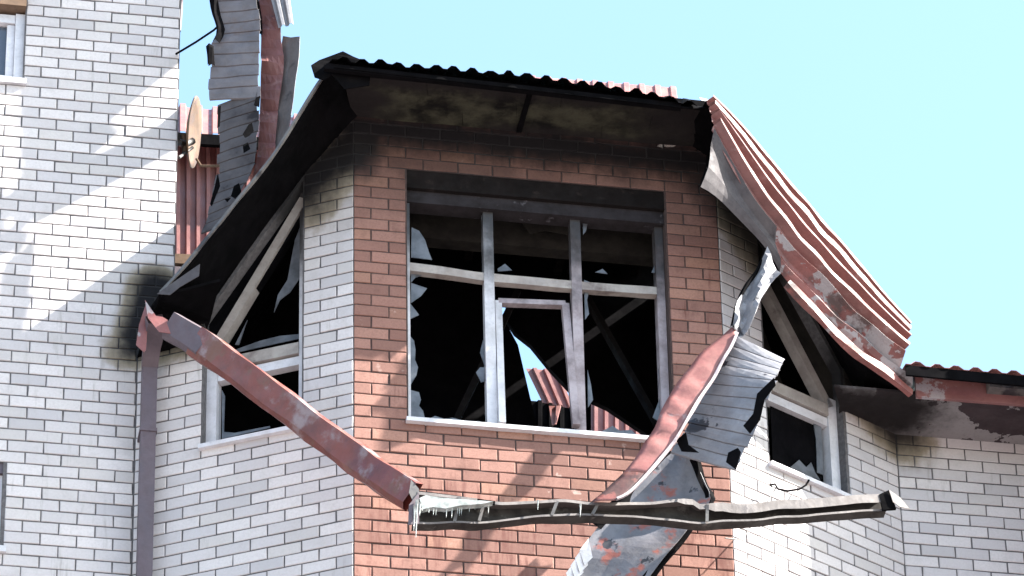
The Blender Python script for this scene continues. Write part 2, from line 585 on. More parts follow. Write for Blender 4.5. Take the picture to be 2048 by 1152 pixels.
def brick_mesh(ln, mat):
    key = (round(ln, 3), mat.name, random.randrange(9))
    if key in BR:
        return BR[key]
    h, d, w_ = CH - 0.0095, 0.12, ln - 0.0095
    j = lambda: random.uniform(-0.0017, 0.0017)
    e = 0.0045
    vs = []
    # front face slightly chamfered
    for x, z in ((-w_ / 2, -h / 2), (w_ / 2, -h / 2), (w_ / 2, h / 2), (-w_ / 2, h / 2)):
        vs.append((x + j(), d, z + j()))
    for x, z in ((-w_ / 2, -h / 2), (w_ / 2, -h / 2), (w_ / 2, h / 2), (-w_ / 2, h / 2)):
        vs.append((x + j(), e, z + j()))
    for x, z in ((-w_ / 2 + e, -h / 2 + e), (w_ / 2 - e, -h / 2 + e), (w_ / 2 - e, h / 2 - e), (-w_ / 2 + e, h / 2 - e)):
        vs.append((x + j(), 0, z + j()))
    fs = [(3, 2, 1, 0), (8, 9, 10, 11)]
    for a in (0, 4):
        for i in range(4):
            k = (i + 1) % 4
            fs.append((a + i, a + k, a + 4 + k, a + 4 + i))
    me = bpy.data.meshes.new('brick')
    me.from_pydata(vs, [], fs)
    me.materials.append(mat)
    me.update()
    fixn(me)
    BR[key] = me
    return me


def rot_of(F):
    # local x along T (mirrored walls keep a right-handed frame), local y out of the wall, z up
    X = UP.cross(F.N)
    return Matrix(((X.x, -F.N.x, 0), (X.y, -F.N.y, 0), (0, 0, 1))).to_quaternion()


def lay(F, parent, mat, k0, k1, u_lo, u_hi, phase, keep):
    """courses k0..k1-1; phase(k) = position of one upright joint in bricks; keep(u0,u1,k) -> list of (u0,u1)"""
    q = rot_of(F)
    cnt, rest = 0, []
    for k in range(k0, k1):
        ph = phase(k)
        i = math.floor(u_lo - ph) - 1
        while ph + i < u_hi:
            a, b_ = max(ph + i, u_lo), min(ph + i + 1, u_hi)
            i += 1
            if b_ - a < 0.12:
                continue
            for a2, b2 in keep(a, b_, k):
                if b2 - a2 < 0.12:
                    continue
                if cnt >= 300:
                    rest.append((brick_mesh((b2 - a2) * L, mat), q, F.p((a2 + b2) / 2 * L, -(k + 0.5) * CH, -0.001)))
                    continue
                o = bpy.data.objects.new('brick', brick_mesh((b2 - a2) * L, mat))
                COL.objects.link(o)
                o.parent = parent
                o.rotation_mode = 'QUATERNION'
                o.rotation_quaternion = q @ Quaternion((0, 1, 0), random.gauss(0, 0.0035)) @ Quaternion((0, 0, 1), random.gauss(0, 0.012))
                o.location = F.p((a2 + b2) / 2 * L, -(k + 0.5) * CH, random.uniform(-0.003, 0.002))
                cnt += 1
    if rest:
        vs, fs = [], []
        for me, q_, P in rest:
            n0 = len(vs)
            vs += [q_ @ v.co + P for v in me.vertices]
            fs += [tuple(i_ + n0 for i_ in p.vertices) for p in me.polygons]
        mk('lower_bricks', vs, fs, mat, parent, kind='stuff')
    return cnt + len(rest)


def cut(a, b_, lo, hi):
    """remove [lo,hi] from [a,b]"""
    r = []
    if a < lo:
        r.append((a, min(b_, lo)))
    if b_ > hi:
        r.append((max(a, hi), b_))
    return r


# ================================================================== GROUND
g = mk('ground', [(-1500, -1500, 0), (1500, -1500, 0), (1500, 1500, 0), (-1500, 1500, 0)], [(0, 1, 2, 3)], M_GROUND, kind='structure')

# ================================================================== WALLS
ZD = -ZB                          # z of the street in wall coordinates
uv = lambda u, k: (u * L, -k * CH)

# --- red front
red = thing('brick_wall', 'red brick front wall of the bay around the large burnt out six light window', 'wall', 'brick walls of the burnt building')
poly_prism('mortar_bed', F_RED, [(0.004, ZD), (FL - 0.004, ZD), (FL - 0.004, 7.3 * CH), (0.004, 7.3 * CH)],
           [[uv(1.53, 21), uv(8.97, 21), uv(8.97, -2.0), uv(1.53, -2.0)]], -0.25, -0.007, M_MORTR, red)
n1 = lay(F_RED, red, M_RED, -7, 40, 0, 10.5, lambda k: 0.5 if k % 2 == 0 else 0.0,
         lambda a, b_, k: cut(a, b_, 1.5, 9.0) if -2 <= k < 21 else [(a, b_)])

# --- left bay face
lb = thing('brick_wall', 'white brick slanted side wall of the bay left of the red front', 'wall', 'brick walls of the burnt building')
poly_prism('mortar_bed', F_LB, [(0.004, ZD), (LFN * L + .3, ZD), uv(LFN + 1.1, 9.0), uv(6.1, 9.8), uv(5.2, 11.6), uv(4.5, 9), uv(1.5, -2.5), uv(0, -7.3), (0.004, 7.3 * CH)],
           [[uv(1.53, 21), uv(4.47, 21), uv(4.47, 9.3), uv(1.53, -1.6)]], -0.25, -0.007, M_MORT, lb)
LIN = [(-1, -8), (0, -6.5), (1.5, -2.4), (4.5, 8.6), (5.2, 11.4), (7.5, 11.8)]   # underside of the roof where it meets the bay sides (bricks, course)


def lin(u):
    for (a, ka), (b_, kb) in zip(LIN, LIN[1:]):
        if u <= b_:
            return ka + (kb - ka) * (u - a) / (b_ - a)
    return LIN[-1][1]


def side_keep(a, b_, k):
    r = [(a, b_)]
    if k < 21:
        r = cut(a, b_, 1.5, 4.5)
    out = []
    for x, y in r:
        if lin(x) < k + 0.6:
            out.append((x, y))
    return out


n2 = lay(F_LB, lb, M_WHITE, -8, 41, 0, LFN, lambda k: 0.0 if k % 2 == 0 else 0.5, side_keep)

# --- right bay face
rb = thing('brick_wall', 'white brick slanted side wall of the bay right of the red front', 'wall', 'brick walls of the burnt building')
poly_prism('mortar_bed', F_RB, [(0.004, ZD), (RFN * L + .3, ZD), uv(RFN + 1.1, 11.0), uv(5.2, 11.6), uv(4.5, 9), uv(1.5, -2.5), uv(0, -7.3), (0.004, 7.3 * CH)],
           [[uv(1.53, 21), uv(4.42, 21), uv(4.42, 9.3), uv(1.53, -1.6)]], -0.25, -0.007, M_MORT, rb)
n3 = lay(F_RB, rb, M_WHITE, -8, 40, 0, RFN, lambda k: 0.5 if k % 2 == 0 else 0.0, lambda a, b_, k: [q for q in side_keep(a, b_, k)])

# --- left wing
lw = thing('brick_wall', 'tall white brick wall of the left wing with two windows at its left edge', 'wall', 'brick walls of the burnt building')
CO = 0.532                        # column offset from the corner
poly_prism('mortar_bed', F_LW, [(-1.0 * L, -9 * CH), (-1.0 * L, 4.5), (3.0, 4.5), (3.0, ZD), (0.0, ZD), (0.0, -9 * CH)],
           [[uv(3.55, -13), uv(3.55, -23), uv(9.0, -23), uv(9.0, -13)], [uv(3.62, 30), uv(3.62, 22), uv(9.0, 22), uv(9.0, 30)]],
           -0.25, -0.007, M_MORT, lw)


def lw_keep(a, b_, k):
    if k >= 10 and a < 0:
        r = [(0, b_)] if b_ > 0 else []
    else:
        r = [(a, b_)]
    if -23 <= k < -13 or 22 <= k < 30:
        r = [q for x, y in r for q in cut(x, y, CO + 3, 9)]
    return r


n4 = lay(F_LW, lw, M_WHITE, -24, 37, -1.0, 4.8, lambda k: CO if k % 2 == 0 else CO + 0.5, lw_keep)

# --- right wing
rw = thing('brick_wall', 'low white brick wall of the right wing under the peeling eave', 'wall', 'brick walls of the burnt building')
poly_prism('mortar_bed', F_RW, [(0, ZD), (3.4, ZD), (3.4, -10.9 * CH), (0, -10.9 * CH)], [], -0.25, -0.007, M_MORT, rw)
n5 = lay(F_RW, rw, M_WHITE, 11, 37, 0, 6.0, lambda k: 0.0 if k % 2 == 0 else 0.5, lambda a, b_, k: [(a, b_)])
print('BRICKS', n1, n2, n3, n4, n5)

# ================================================================== WINDOWS
IN = -0.11                        # frames sit this far back in the opening


def Zp(F, ub, k, o=IN):
    return F.p(ub * L, -k * CH, o)


# front window: frame posts, two mullions, transom, sill, lintel
win = fbox('window', F_RED, 1.5 * L, 9 * L, -21.0 * CH, -20.55 * CH, -0.19, -0.10, M_FRAMEC, red)
win['label'] = 'large burnt six light window with broken panes'
fbox('lintel', F_RED, 1.5 * L + .002, 9 * L - .002, 0.35 * CH, 1.99 * CH, -0.24, -0.014, M_BOARD, win)
fbox('frame_head', F_RED, 1.5 * L + .002, 9 * L - .002, -0.75 * CH, 0.34 * CH, -0.19, -0.05, M_HEAD, win)
fbox('frame_post', F_RED, 1.5 * L + 0.002, 1.5 * L + 0.035, -20.5 * CH, -0.77 * CH, -0.19, -0.06, M_FRAME, win)
fbox('frame_post', F_RED, 8.72 * L, 9 * L - 0.012, -20.5 * CH, -0.77 * CH, -0.19, -0.09, M_FRAMES, win)
beam('mullion', Zp(F_RED, 3.90, 0.77, -0.13), Zp(F_RED, 3.93, 20.5, -0.13), 0.075, 0.08, Vector((0, -1, 0)), M_FRAME, win)
beam('mullion', Zp(F_RED, 6.42, 0.77, -0.13), Zp(F_RED, 6.42, 20.5, -0.13), 0.075, 0.08, Vector((0, -1, 0)), M_FRAMES, win)
TR = [(1.62, 6.4), (2.7, 6.58), (3.9, 6.80), (5.2, 6.83), (6.42, 6.84), (7.6, 6.8), (8.74, 6.74)]
sweep('transom', smoothpts([Zp(F_RED, a, k_, -0.125) for a, k_ in TR], 24), [(-0.035, -0.03), (0.035, -0.03), (0.035, 0.03), (-0.035, 0.03)],
      Vector((0, -1, 0)), M_FRAMEC, win, thick=0, closed=True, amp=0.006)
# tilted open sash inside the lower middle light
SA = [at(996, 605, 0.16), at(1130, 610, 0.16), at(1152, 852, 0.05), at(1004, 848, 0.05)]
for i, (a, b_, wd) in enumerate(((0, 1, .045), (1, 2, .055), (3, 0, .05))):
    beam('sash_bar', SA[a], SA[b_], wd, 0.05, Vector((0, -1, 0.1)), M_FRAMES if i != 2 else M_FRAME, win)
# sill
sill = fbox('sill', F_RED, 1.45 * L, 9.03 * L, -21.35 * CH, -21.0 * CH, -0.19, 0.045, M_FRAME, win)


def shard(F, pts, o=-0.14, parent=None, Y=None):
    """jagged glass left in a frame, outline in picture-plane pixels put onto the pane's plane"""
    P0 = F.O + F.N * o
    v = [onp(x, y, P0, F.N) for x, y in pts]
    return poly_sheet('glass_shard', v, M_GLASS, parent, 0.006)


SH = [
    [(823, 455), (838, 462), (850, 480), (858, 505), (864, 520), (822, 515)],
    [(822, 535), (850, 541), (885, 548), (880, 553), (848, 549), (830, 556), (822, 565)],
    [(822, 566), (854, 577), (842, 592), (822, 606)],
    [(821, 608), (838, 630), (821, 638)],
    [(820, 672), (828, 682), (831, 700), (830, 720), (836, 735), (833, 750), (824, 765), (820, 772)],
    [(820, 780), (838, 785), (842, 800), (838, 812), (846, 822), (850, 838), (820, 836)],
    [(966, 680), (970, 700), (973, 762), (962, 765), (952, 745), (960, 735), (970, 735), (960, 705)],
    [(962, 430), (970, 470), (971, 520), (967, 520), (966, 470)],
    [(1322, 455), (1310, 480), (1318, 510), (1303, 545), (1320, 548)],
    [(1175, 740), (1182, 770), (1186, 800), (1176, 815)],
    [(1000, 408), (1030, 412), (1020, 425), (1008, 432)],
    [(1175, 424), (1215, 424), (1205, 437), (1190, 434)],
    [(1328, 700), (1316, 740), (1322, 790), (1305, 835), (1328, 850)],
]
SH += [
    [(855, 840), (870, 832), (888, 838), (905, 836), (930, 842), (960, 843), (968, 850), (856, 844)],
    [(1165, 420), (1166, 470), (1172, 462), (1178, 430)],
    [(1168, 560), (1170, 640), (1178, 628), (1174, 600), (1182, 566)],
    [(1190, 545), (1215, 548), (1205, 538)],
    [(1205, 862), (1225, 852), (1240, 862), (1262, 860), (1275, 872), (1206, 868)],
    [(995, 538), (1010, 528), (1024, 541), (996, 543)],
    [(1322, 570), (1322, 640), (1316, 620), (1310, 590), (1316, 575)],
]
for s in SH:
    shard(F_RED, s, -0.135, win)

# side windows of the bay
def side_window(F, wall, at_, uR, uL, right):
    wf = fbox('window', F, uR * L + .002, uL * L - .002, -21 * CH, -20.4 * CH, -0.17, -0.08, M_FRAME, wall)
    wf['label'] = 'narrow window with slanted top and broken upper light'
    tk = 13.75 if not right else 13.4
    fbox('frame_post', F, uR * L + .002, uR * L + 0.06, -20.4 * CH, (1.0 if not right else -1.0) * CH, -0.17, -0.08, M_FRAME, wf)
    fbox('frame_post', F, uL * L - 0.085, uL * L - .002, -20.4 * CH, -11.8 * CH, -0.17, -0.075, M_FRAME, wf)
    fbox('transom', F, uR * L + 0.06, uL * L - 0.085, -(tk + .1) * CH, -(tk - 0.9) * CH, -0.17, -0.07, M_FRAMEC, wf)
    fbox('sash_rail', F, uR * L + 0.062, uL * L - 0.087, -(tk + 1.0) * CH, -(tk + 0.25) * CH, -0.16, -0.09, M_FRAME, wf)
    a, b_ = (F.p(1.62 * L, 0.4 * CH, -0.12), F.p((uL - .22) * L, -11.7 * CH, -0.12))
    if right:
        a, b_ = (F.p(1.75 * L, -2.6 * CH, -0.12), F.p((uL - .22) * L, -12.6 * CH, -0.12))
    beam('slanted_bar', a, b_, 0.07, 0.09, F.N, M_FRAMEC, wf)
    fbox('sill', F, (uR - 0.05) * L, (uL + 0.02) * L, -21.35 * CH, -21.0 * CH, -0.19, 0.04, M_FRAME, wf)
    # charred board between slanted bar and roof
    poly_prism('slanted_board', F, [uv(1.5, -3.0), uv(1.5, 0.4), uv(4.3, 12.0), uv(uL - .01, 12.0), uv(uL - .01, 7.0)] if not right else
               [uv(1.5, -3.0), uv(1.5, 1.6), uv(4.0, 12.4), uv(uL - .01, 12.4), uv(uL - .01, 7.0)], [], -0.17, -0.10, M_SOFF if right else M_CHAR, wf)
    return wf


wl = side_window(F_LB, lb, atL, 1.5, 4.5, False)
wr = side_window(F_RB, rb, atR, 1.5, 4.42, True)
for s in ([(608, 540), (597, 560), (580, 585), (560, 600), (548, 625), (556, 590), (575, 560), (590, 480), (606, 440)],
          [(604, 560), (602, 640), (598, 668), (606, 668)],
          [(470, 690), (495, 640), (488, 660), (478, 690)],
          [(470, 700), (520, 682), (560, 672), (606, 668), (606, 676), (470, 706)],
          [(444, 780), (450, 792), (448, 864), (470, 866), (540, 852), (540, 856), (444, 878)]):
    shard(F_LB, s, -0.125, wl)
for s in ([(1580, 935), (1598, 920), (1612, 935), (1622, 925), (1630, 945), (1640, 960), (1600, 948)],
          [(1626, 840), (1642, 846), (1646, 950), (1634, 945), (1632, 880)]):
    shard(F_RB, s, -0.125, wr)
poly_sheet('sooty_pane', [atR(x, y, -0.14) for x, y in ((1540, 800), (1632, 838), (1645, 960), (1545, 920))], M_CHAR, wr, 0.004)

# left wing's windows
for kt, kb, u0 in ((-20.4, -13, CO + 3), (22, 30, CO + 3)):
    wn = fbox('window', F_LW, u0 * L + .002, u0 * L + 0.075, -(kb - .55) * CH, -kt * CH - 0.002, -0.16, -0.05, M_FRAME, lw)
    wn['label'] = 'white framed window with grey glass' if kt < 0 else 'lower window with a brown lintel'
    fbox('sash_rail', F_LW, u0 * L + 0.077, 8.9 * L, -(kb - .55) * CH, -(kb - 1.3) * CH, -0.15, -0.06, M_FRAME, wn)
    fbox('sash_post', F_LW, u0 * L + 0.077, u0 * L + 0.135, -(kb - 1.3) * CH, -(kt + 1) * CH, -0.15, -0.075, M_FRAME, wn)
    fbox('pane', F_LW, u0 * L + 0.135, 8.9 * L, -(kb - 1.3) * CH, -(kt + 1.0) * CH, -0.14, -0.11, M_PANE, wn)
    fbox('sill', F_LW, (u0 - 0.08) * L, 9.0 * L, -kb * CH, -(kb - 0.5) * CH, -0.16, 0.03, M_FRAME, wn)
    if kt > 0:
        fbox('lintel', F_LW, u0 * L + .002, 9.0 * L - .002, -(kt + .9) * CH, -kt * CH - .002, -0.17, -0.02, M_PIPE, wn)
top = [q for q in lw.children if q.name.startswith('window')][0]
fbox('sash_rail', F_LW, (CO + 3) * L + 0.077, 8.9 * L, 19.5 * CH, 20.3 * CH, -0.15, -0.06, M_FRAME, top)
fbox('blind_box', F_LW, (CO + 3) * L + .003, 8.9 * L, 20.6 * CH, 22.97 * CH, -0.17, 0.03, M_WOOD, top)

# ================================================================== BURNT ROOM behind the front window
room = thing('burnt_room', 'black charred room seen through the broken front window', 'room')
HY = 1.9
hole = [at(x, y, HY) for x, y in ((1002, 607), (1013, 608), (1014, 640), (1030, 665), (1062, 690), (1101, 738), (1150, 790), (1152, 858), (1075, 858), (1036, 690), (994, 612))]
FB = Face(Vector((0, HY, ZB)), Vector((1, 0, 0)), Vector((0, -1, 0)))
hl = [(p.x, p.z - ZB) for p in hole]
h2 = [(p.x, p.z - ZB) for p in [at(x, y, HY) for x, y in ((1182, 800), (1215, 815), (1255, 842), (1300, 872), (1300, 900), (1182, 885))]]
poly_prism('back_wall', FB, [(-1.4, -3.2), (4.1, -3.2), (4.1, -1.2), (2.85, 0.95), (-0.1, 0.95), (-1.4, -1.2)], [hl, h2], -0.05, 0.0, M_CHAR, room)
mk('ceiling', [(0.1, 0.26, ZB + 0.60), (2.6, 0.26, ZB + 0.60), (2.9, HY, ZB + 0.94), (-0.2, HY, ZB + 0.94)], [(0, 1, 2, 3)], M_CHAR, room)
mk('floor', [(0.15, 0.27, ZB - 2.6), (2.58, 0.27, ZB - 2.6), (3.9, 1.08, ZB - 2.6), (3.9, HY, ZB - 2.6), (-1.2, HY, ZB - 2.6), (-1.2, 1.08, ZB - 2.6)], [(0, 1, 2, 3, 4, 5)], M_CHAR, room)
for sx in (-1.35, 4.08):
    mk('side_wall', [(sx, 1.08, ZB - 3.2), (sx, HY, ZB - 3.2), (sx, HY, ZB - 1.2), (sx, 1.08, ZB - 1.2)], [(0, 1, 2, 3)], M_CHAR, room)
poly_prism('sun_block_board', F_RB, [uv(1.3, 22), uv(4.9, 22), uv(4.9, 9.5), uv(1.3, -3.0)], [], -0.62, -0.58, M_CHAR, room)  # added black board behind the right window, keeps sun out of the room
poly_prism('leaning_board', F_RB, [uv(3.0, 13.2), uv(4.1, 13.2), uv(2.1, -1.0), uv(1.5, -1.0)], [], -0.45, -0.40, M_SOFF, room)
for x, dz in ((0.35, 0.0), (1.05, 0.03), (1.75, -0.04), (2.35, 0.0)):
    beam('rafter', Vector((x, 0.4, ZB + 0.50 + dz)), Vector((x + 0.12, HY - 0.02, ZB + 0.80 + dz)), 0.06, 0.12, UP, M_BOARD, room)
beam('fallen_rafter', Vector((0.5, 0.9, ZB - 2.4)), Vector((1.5, 1.6, ZB + 0.3)), 0.05, 0.09, Vector((0, -1, 0)), M_BOARD, room)
beam('fallen_rafter', Vector((2.5, 0.8, ZB - 1.6)), Vector((1.9, 1.5, ZB + 0.5)), 0.04, 0.08, Vector((0, -1, 0)), M_BOARD, room)
for pts in ([(845, 398), (968, 408), (965, 440), (930, 425), (900, 432), (850, 424)], [(1000, 412), (1090, 418), (1080, 440), (1040, 432), (1010, 438)], [(1040, 440), (1140, 446), (1140, 470), (1090, 462), (1060, 468)], [(1172, 424), (1310, 434), (1308, 462), (1240, 452), (1200, 458), (1175, 445)]):
    poly_sheet('ceiling_remnant', [wob(at(x, y, 0.35), .01, 20) for x, y in pts], M_SOFF, room, 0.008)
for nm_, F in (('left', F_LB), ('right', F_RB)):
    edge_ = [F.p(u * L, -(lin(u) - 0.15) * CH, -0.02) for u in (-0.1, 0.7, 1.5, 2.5, 3.5, 4.5, 5.2, 6.6, 7.6)]
    sheet('attic_lining', [edge_, [Vector((p.x, max(HY + 0.05, p.y + .05), p.z)) for p in edge_]], M_CHAR, room, 0.01)
fbox('beam', F_RED, 1.0 * L, 9.6 * L, -0.6 * CH, 1.6 * CH, -0.62, -0.5, M_SOFF, room)


def corr(name, A, B, C_, D, n, depth, mat, parent=None, nrm=None, duty=(0.55, 0.07, 0.31, 0.07), rows=2, amp=0.0, thick=0.003, prof=None, **kw):
    """ribbed metal between rails A->B (start edge) and D->C_ (end edge); ribs run from the first rail to the second"""
    nrm = nrm or (B - A).cross(D - A).normalized()
    ts = []
    for i in range(n):
        t = i / n
        ts += [(t, 0), (t + duty[0] / n, 0), (t + (duty[0] + duty[1]) / n, 1), (t + (duty[0] + duty[1] + duty[2]) / n, 1)]
    ts.append((1, 0))
    rs = []
    for j in range(rows):
        f = j / (rows - 1)
        P, Q = A.lerp(D, f), B.lerp(C_, f)
        rs.append([wob(P.lerp(Q, t) + nrm * h * depth, amp, 2.5) for t, h in ts])
    return sheet(name, rs, mat, parent, thick, **kw)


# red cladding glimpsed through the holes (its own wall, behind)
clad = thing('metal_cladding', 'torn red ribbed cladding hanging beyond the hole in the burnt room', 'cladding')
A, B, C_, D = at(1052, 737, 3.3), at(1118, 742, 3.3), at(1146, 818, 3.3), at(1085, 805, 3.3)
corr('panel', A, B, C_, D, 3, 0.02, M_PINK, clad, Vector((0, -1, 0)), rows=3)
A, B, C_, D = at(1098, 812, 3.35), at(1122, 812, 3.35), at(1112, 850, 3.35), at(1104, 850, 3.35)
corr('panel', A, B, C_, D, 1, 0.012, M_PINK, clad, Vector((0, -1, 0)))
corr('panel', at(1040, 800, 3.6), at(1172, 810, 3.6), at(1172, 900, 3.6), at(1040, 900, 3.6), 6, 0.02, M_CHAR, clad, Vector((0, -1, 0)))
clad2 = corr('metal_cladding', at(1175, 790, 3.8), at(1320, 800, 3.8), at(1320, 920, 3.8), at(1175, 920, 3.8), 7, 0.03, M_PINK, None, Vector((0, -1, 0)))
clad2['label'] = 'red ribbed cladding low in the right light of the front window'
clad2['category'] = 'cladding'

# ================================================================== BAY ROOF
roof = thing('bay_roof', 'charred metal roof of the bay with sloping rakes and black underside', 'roof')
SZ = 6.5 * CH
# front soffit
sl, sr_ = F_RED.p(-0.16, SZ, 0.53), F_RED.p(FL - 0.06, SZ - 0.02, 0.53)
for r_, (o0, o1) in enumerate(((0.0, 0.174), (0.176, 0.352), (0.354, 0.53))):
    cuts = ((0.0, 0.31, 0.70, 1.0), (0.0, 0.46, 0.83, 1.0), (0.0, 0.22, 0.58, 1.0))[r_]
    for q0, q1 in zip(cuts, cuts[1:]):
        rr4 = []
        for o_ in (o0, (o0 + o1) / 2, o1):
            x0_, x1_ = -0.30 * o_, FL - 0.06 - 0.02 * o_
            tilt = random.uniform(-0.005, 0.005)
            rr4.append([wob(F_RED.p(x0_ + (x1_ - x0_) * (q0 + (q1 - q0 - 0.001) * t / 6), SZ + tilt * (t - 3) / 3 - 0.006 * r_, o_), 0.012, 4) for t in range(7)])
        sheet('soffit_board', rr4, M_SOFFB, roof, 0.012)
fbox('soffit_batten', F_RED, 4.7 * L, 4.85 * L, SZ - 0.03, SZ - 0.012, 0.02, 0.50, M_CHAR, roof)
# ribbed metal over the front, edge showing
eA, eB = at(664, 119, -0.74), at(1396, 200, -0.72)
nr = 20
rows = []
for j, (Y, dz) in enumerate(((0, 0.0), (0.2, 0.12), (0.9, 0.30), (1.7, 0.5))):
    r = []
    for i in range(nr * 4 + 1):
        t = i / (nr * 4)
        h = (0, 0.0, 0.035, 0.035)[i % 4]
        P = eA.lerp(eB, t) + Vector((0, Y, dz + h))
        P.z += (-0.05 * max(0, t - 0.75) * 4 + 0.035 * math.sin(math.pi * t)) * (j == 0)
        r.append(wob(P, 0.022 if j == 0 else 0.01, 6.0))
    rows.append(r)
sheet('ribbed_sheet', rows, M_CHAR, roof, 0.004)
ea, eb = eA + Vector((0.02, 0.03, -0.045)), eB + Vector((-0.06, 0.03, -0.06))
sheet('eave_underside', [[ea.lerp(eb, t / 10) for t in range(11)], [sl.lerp(sr_, t / 10) + Vector((0, 0.01, 0.006)) for t in range(11)]], M_CHAR, roof, 0.006)
# front fascia board, burnt
beam('fascia', F_RED.p(-0.2, SZ + 0.005, 0.545), F_RED.p(FL - 0.1, SZ - 0.03, 0.545), 0.07, 0.03, Vector((0, -1, 0)), M_CHAR, roof)
beam('fascia', eA + Vector((-0.05, 0.06, -0.03)), eB + Vector((-0.12, 0.06, -0.035)), 0.05, 0.04, Vector((0, -1, 0)), M_CHAR, roof)
# lump of crumpled metal at the left front corner
cr = [at(x, y, -0.62) for x, y in ((624, 130), (640, 118), (668, 110), (685, 104), (705, 115), (740, 128), (740, 170), (690, 178), (665, 150), (650, 165), (628, 160))]
poly_sheet('crumpled_corner', [wob(v, 0.03, 5) for v in cr], M_CHAR, roof, 0.010)

# left rake: black underside between the wall line and the outer edge
LO_px = [(664, 138), (640, 168), (605, 225), (578, 268), (550, 310), (515, 355), (480, 400), (440, 450), (400, 500), (360, 548), (322, 590)]
lo = smoothpts([atL(x, y, 0.6) for x, y in LO_px], 28)
ub_in = [i / 27 for i in range(28)]
li = []
for i, P in enumerate(lo):
    u = -0.1 + 6.6 * (i / 27)
    li.append(F_LB.p(u * L, -lin(u) * CH, -0.01))
rows = [[a.lerp(b_, t) + Vector((0, 0, 0.03 * math.sin(math.pi * t))) for a, b_ in zip(li, lo)] for t in (0, 0.25, 0.5, 0.75, 1.0)]
rows = [[wob(v, 0.02, 3) for v in r] for r in rows]
rk = sheet('rake_soffit', rows, M_CHAR, roof, 0.02)
# rake edge trim, pale where bare
edge = [P + Vector((0, 0, 0.012)) for P in lo]
sweep('rake_trim', edge, [(-0.010, 0.0), (0.010, 0.0), (0.010, 0.02), (-0.010, 0.02)], LN, M_GREYD, roof, thick=0, closed=True, amp=0.012)
# left slope of the roof behind the rake (rises to the top, back to the left)
rows = [[P + Vector((0.10 * t, 1.9 * t, 0.62 * t)) + UP * 0.03 for P in lo] for t in (0, 0.3, 1.0)]
sheet('roof_slope', rows, M_CHAR, roof, 0.004)
# curled scrap at the lower end of the rake
poly_sheet('torn_flap', [atL(x, y, 0.62) for x, y in ((314, 588), (345, 566), (400, 528), (398, 552), (360, 574), (340, 590))], M_STRIPL, roof, 0.004)
# left bay: board closing the eave to the wing
sheet('eave_soffit', [[at(318, 592, 0.10), at(440, 560, 0.1)], [at(285, 640, 0.55), at(420, 640, 0.55)], [at(285, 700, 0.79), at(400, 690, 0.7)]], M_CHAR, roof, 0.02)

# right rake
RB_px = [(1402, 372), (1445, 400), (1500, 458), (1545, 520), (1572, 560), (1640, 630), (1700, 690), (1760, 737), (1818, 782)]
RM_px = [(1428, 258), (1470, 340), (1512, 408), (1562, 474), (1620, 540), (1680, 600), (1742, 655), (1806, 706)]
RU_px = [(1412, 197), (1447, 226), (1500, 290), (1560, 360), (1600, 407), (1668, 487), (1722, 548), (1772, 610), (1812, 657)]
nB = smoothpts([atR(x, y, 0.50) for x, y in RB_px], 34)
nM = smoothpts([atR(x, y, 0.60) for x, y in RM_px], 34)
nU = smoothpts([atR(x, y, 0.49) for x, y in RU_px], 34)


def relax(p, k_):
    for _ in range(k_):
        p = [p[0]] + [(p[i_ - 1] + p[i_] * 2 + p[i_ + 1]) / 4 for i_ in range(1, len(p) - 1)] + [p[-1]]
    return p


nM, nU = relax(nM, 14), relax(nU, 14)
ri = []
for i in range(34):
    u = -0.1 + 6.5 * (i / 33)
    ri.append(F_RB.p(u * L, -lin(u) * CH, -0.01))
rows = [[wob(a.lerp(b_, t), 0.02, 3, 5) for a, b_ in zip(ri, nB)] for t in (0, 0.25, 0.5, 0.75, 0.98)]
sheet('rake_soffit', rows, M_CHAR, roof, 0.02)

# bent ribbed sheet draped over the right rake
bent = thing('roof_sheet', 'long bent red ribbed metal sheet draped down the right side of the bay roof', 'metal sheet')
prof = [(0.0, -0.01), (0.10, 0.0), (0.135, 0.035), (0.20, 0.036), (0.235, 0.0), (0.42, 0.002), (0.45, 0.040), (0.50, 0.038), (0.54, 0.002), (0.69, 0.002), (0.72, 0.030), (0.80, 0.034), (0.82, 0.0), (0.93, 0.0), (0.95, 0.03), (1.0, 0.03)]
rows = []
for i in range(34):
    a, b_ = nM[i], nU[i]
    d = (nM[min(i + 1, 33)] - nM[max(i - 1, 0)]).normalized()
    nn = d.cross(b_ - a).normalized()
    if nn.z < 0:
        nn = -nn
    kink = 0.02 * math.sin(i * 1.1) * math.exp(-((i - 17) / 7) ** 2)
    rows.append([wob(a.lerp(b_, t) + nn * (h * 2.0 + 0.5 * kink * math.sin(t * 6)), 0.006 + 0.018 * max(0, i - 25) / 8, 2.2, 11) for t, h in prof])
sheet('ribbed_panel', rows, M_REDM, bent, 0.003)
rowsB = []
for i in range(34):
    q = max(0, (i - 11) / 22)
    rowsB.append([wob(nB[i].lerp(nM[i], t) + RN * (0.045 * math.sin(math.pi * t * 2.2) * (0.4 + q)), 0.035, 3.2, 23) for t in (0.0, 0.12, 0.3, 0.5, 0.7, 0.9, 1.0)])
sheet('curled_underside', rowsB[:14], M_STRIPL, bent, 0.003, label='sooty grey curl at the top of the sheet')
sheet('folded_edge', rowsB[13:], M_PEELR, bent, 0.003, label='peeling red fold along the lower edge')
tip = [at(1398, 195, -0.5), at(1440, 205, -0.45), at(1447, 228, -0.45), at(1436, 250, -0.5), at(1424, 232, -0.52), at(1408, 208, -0.52)]
poly_sheet('bent_tip', tip, M_FRAME, bent, 0.004)
rows = [[P + Vector((-0.12 * t, 1.9 * t, 0.35 * t)) - UP * 0.02 for P in nU] for t in (0, 0.3, 1.0)]
sheet('roof_slope', rows, M_CHAR, roof, 0.004)
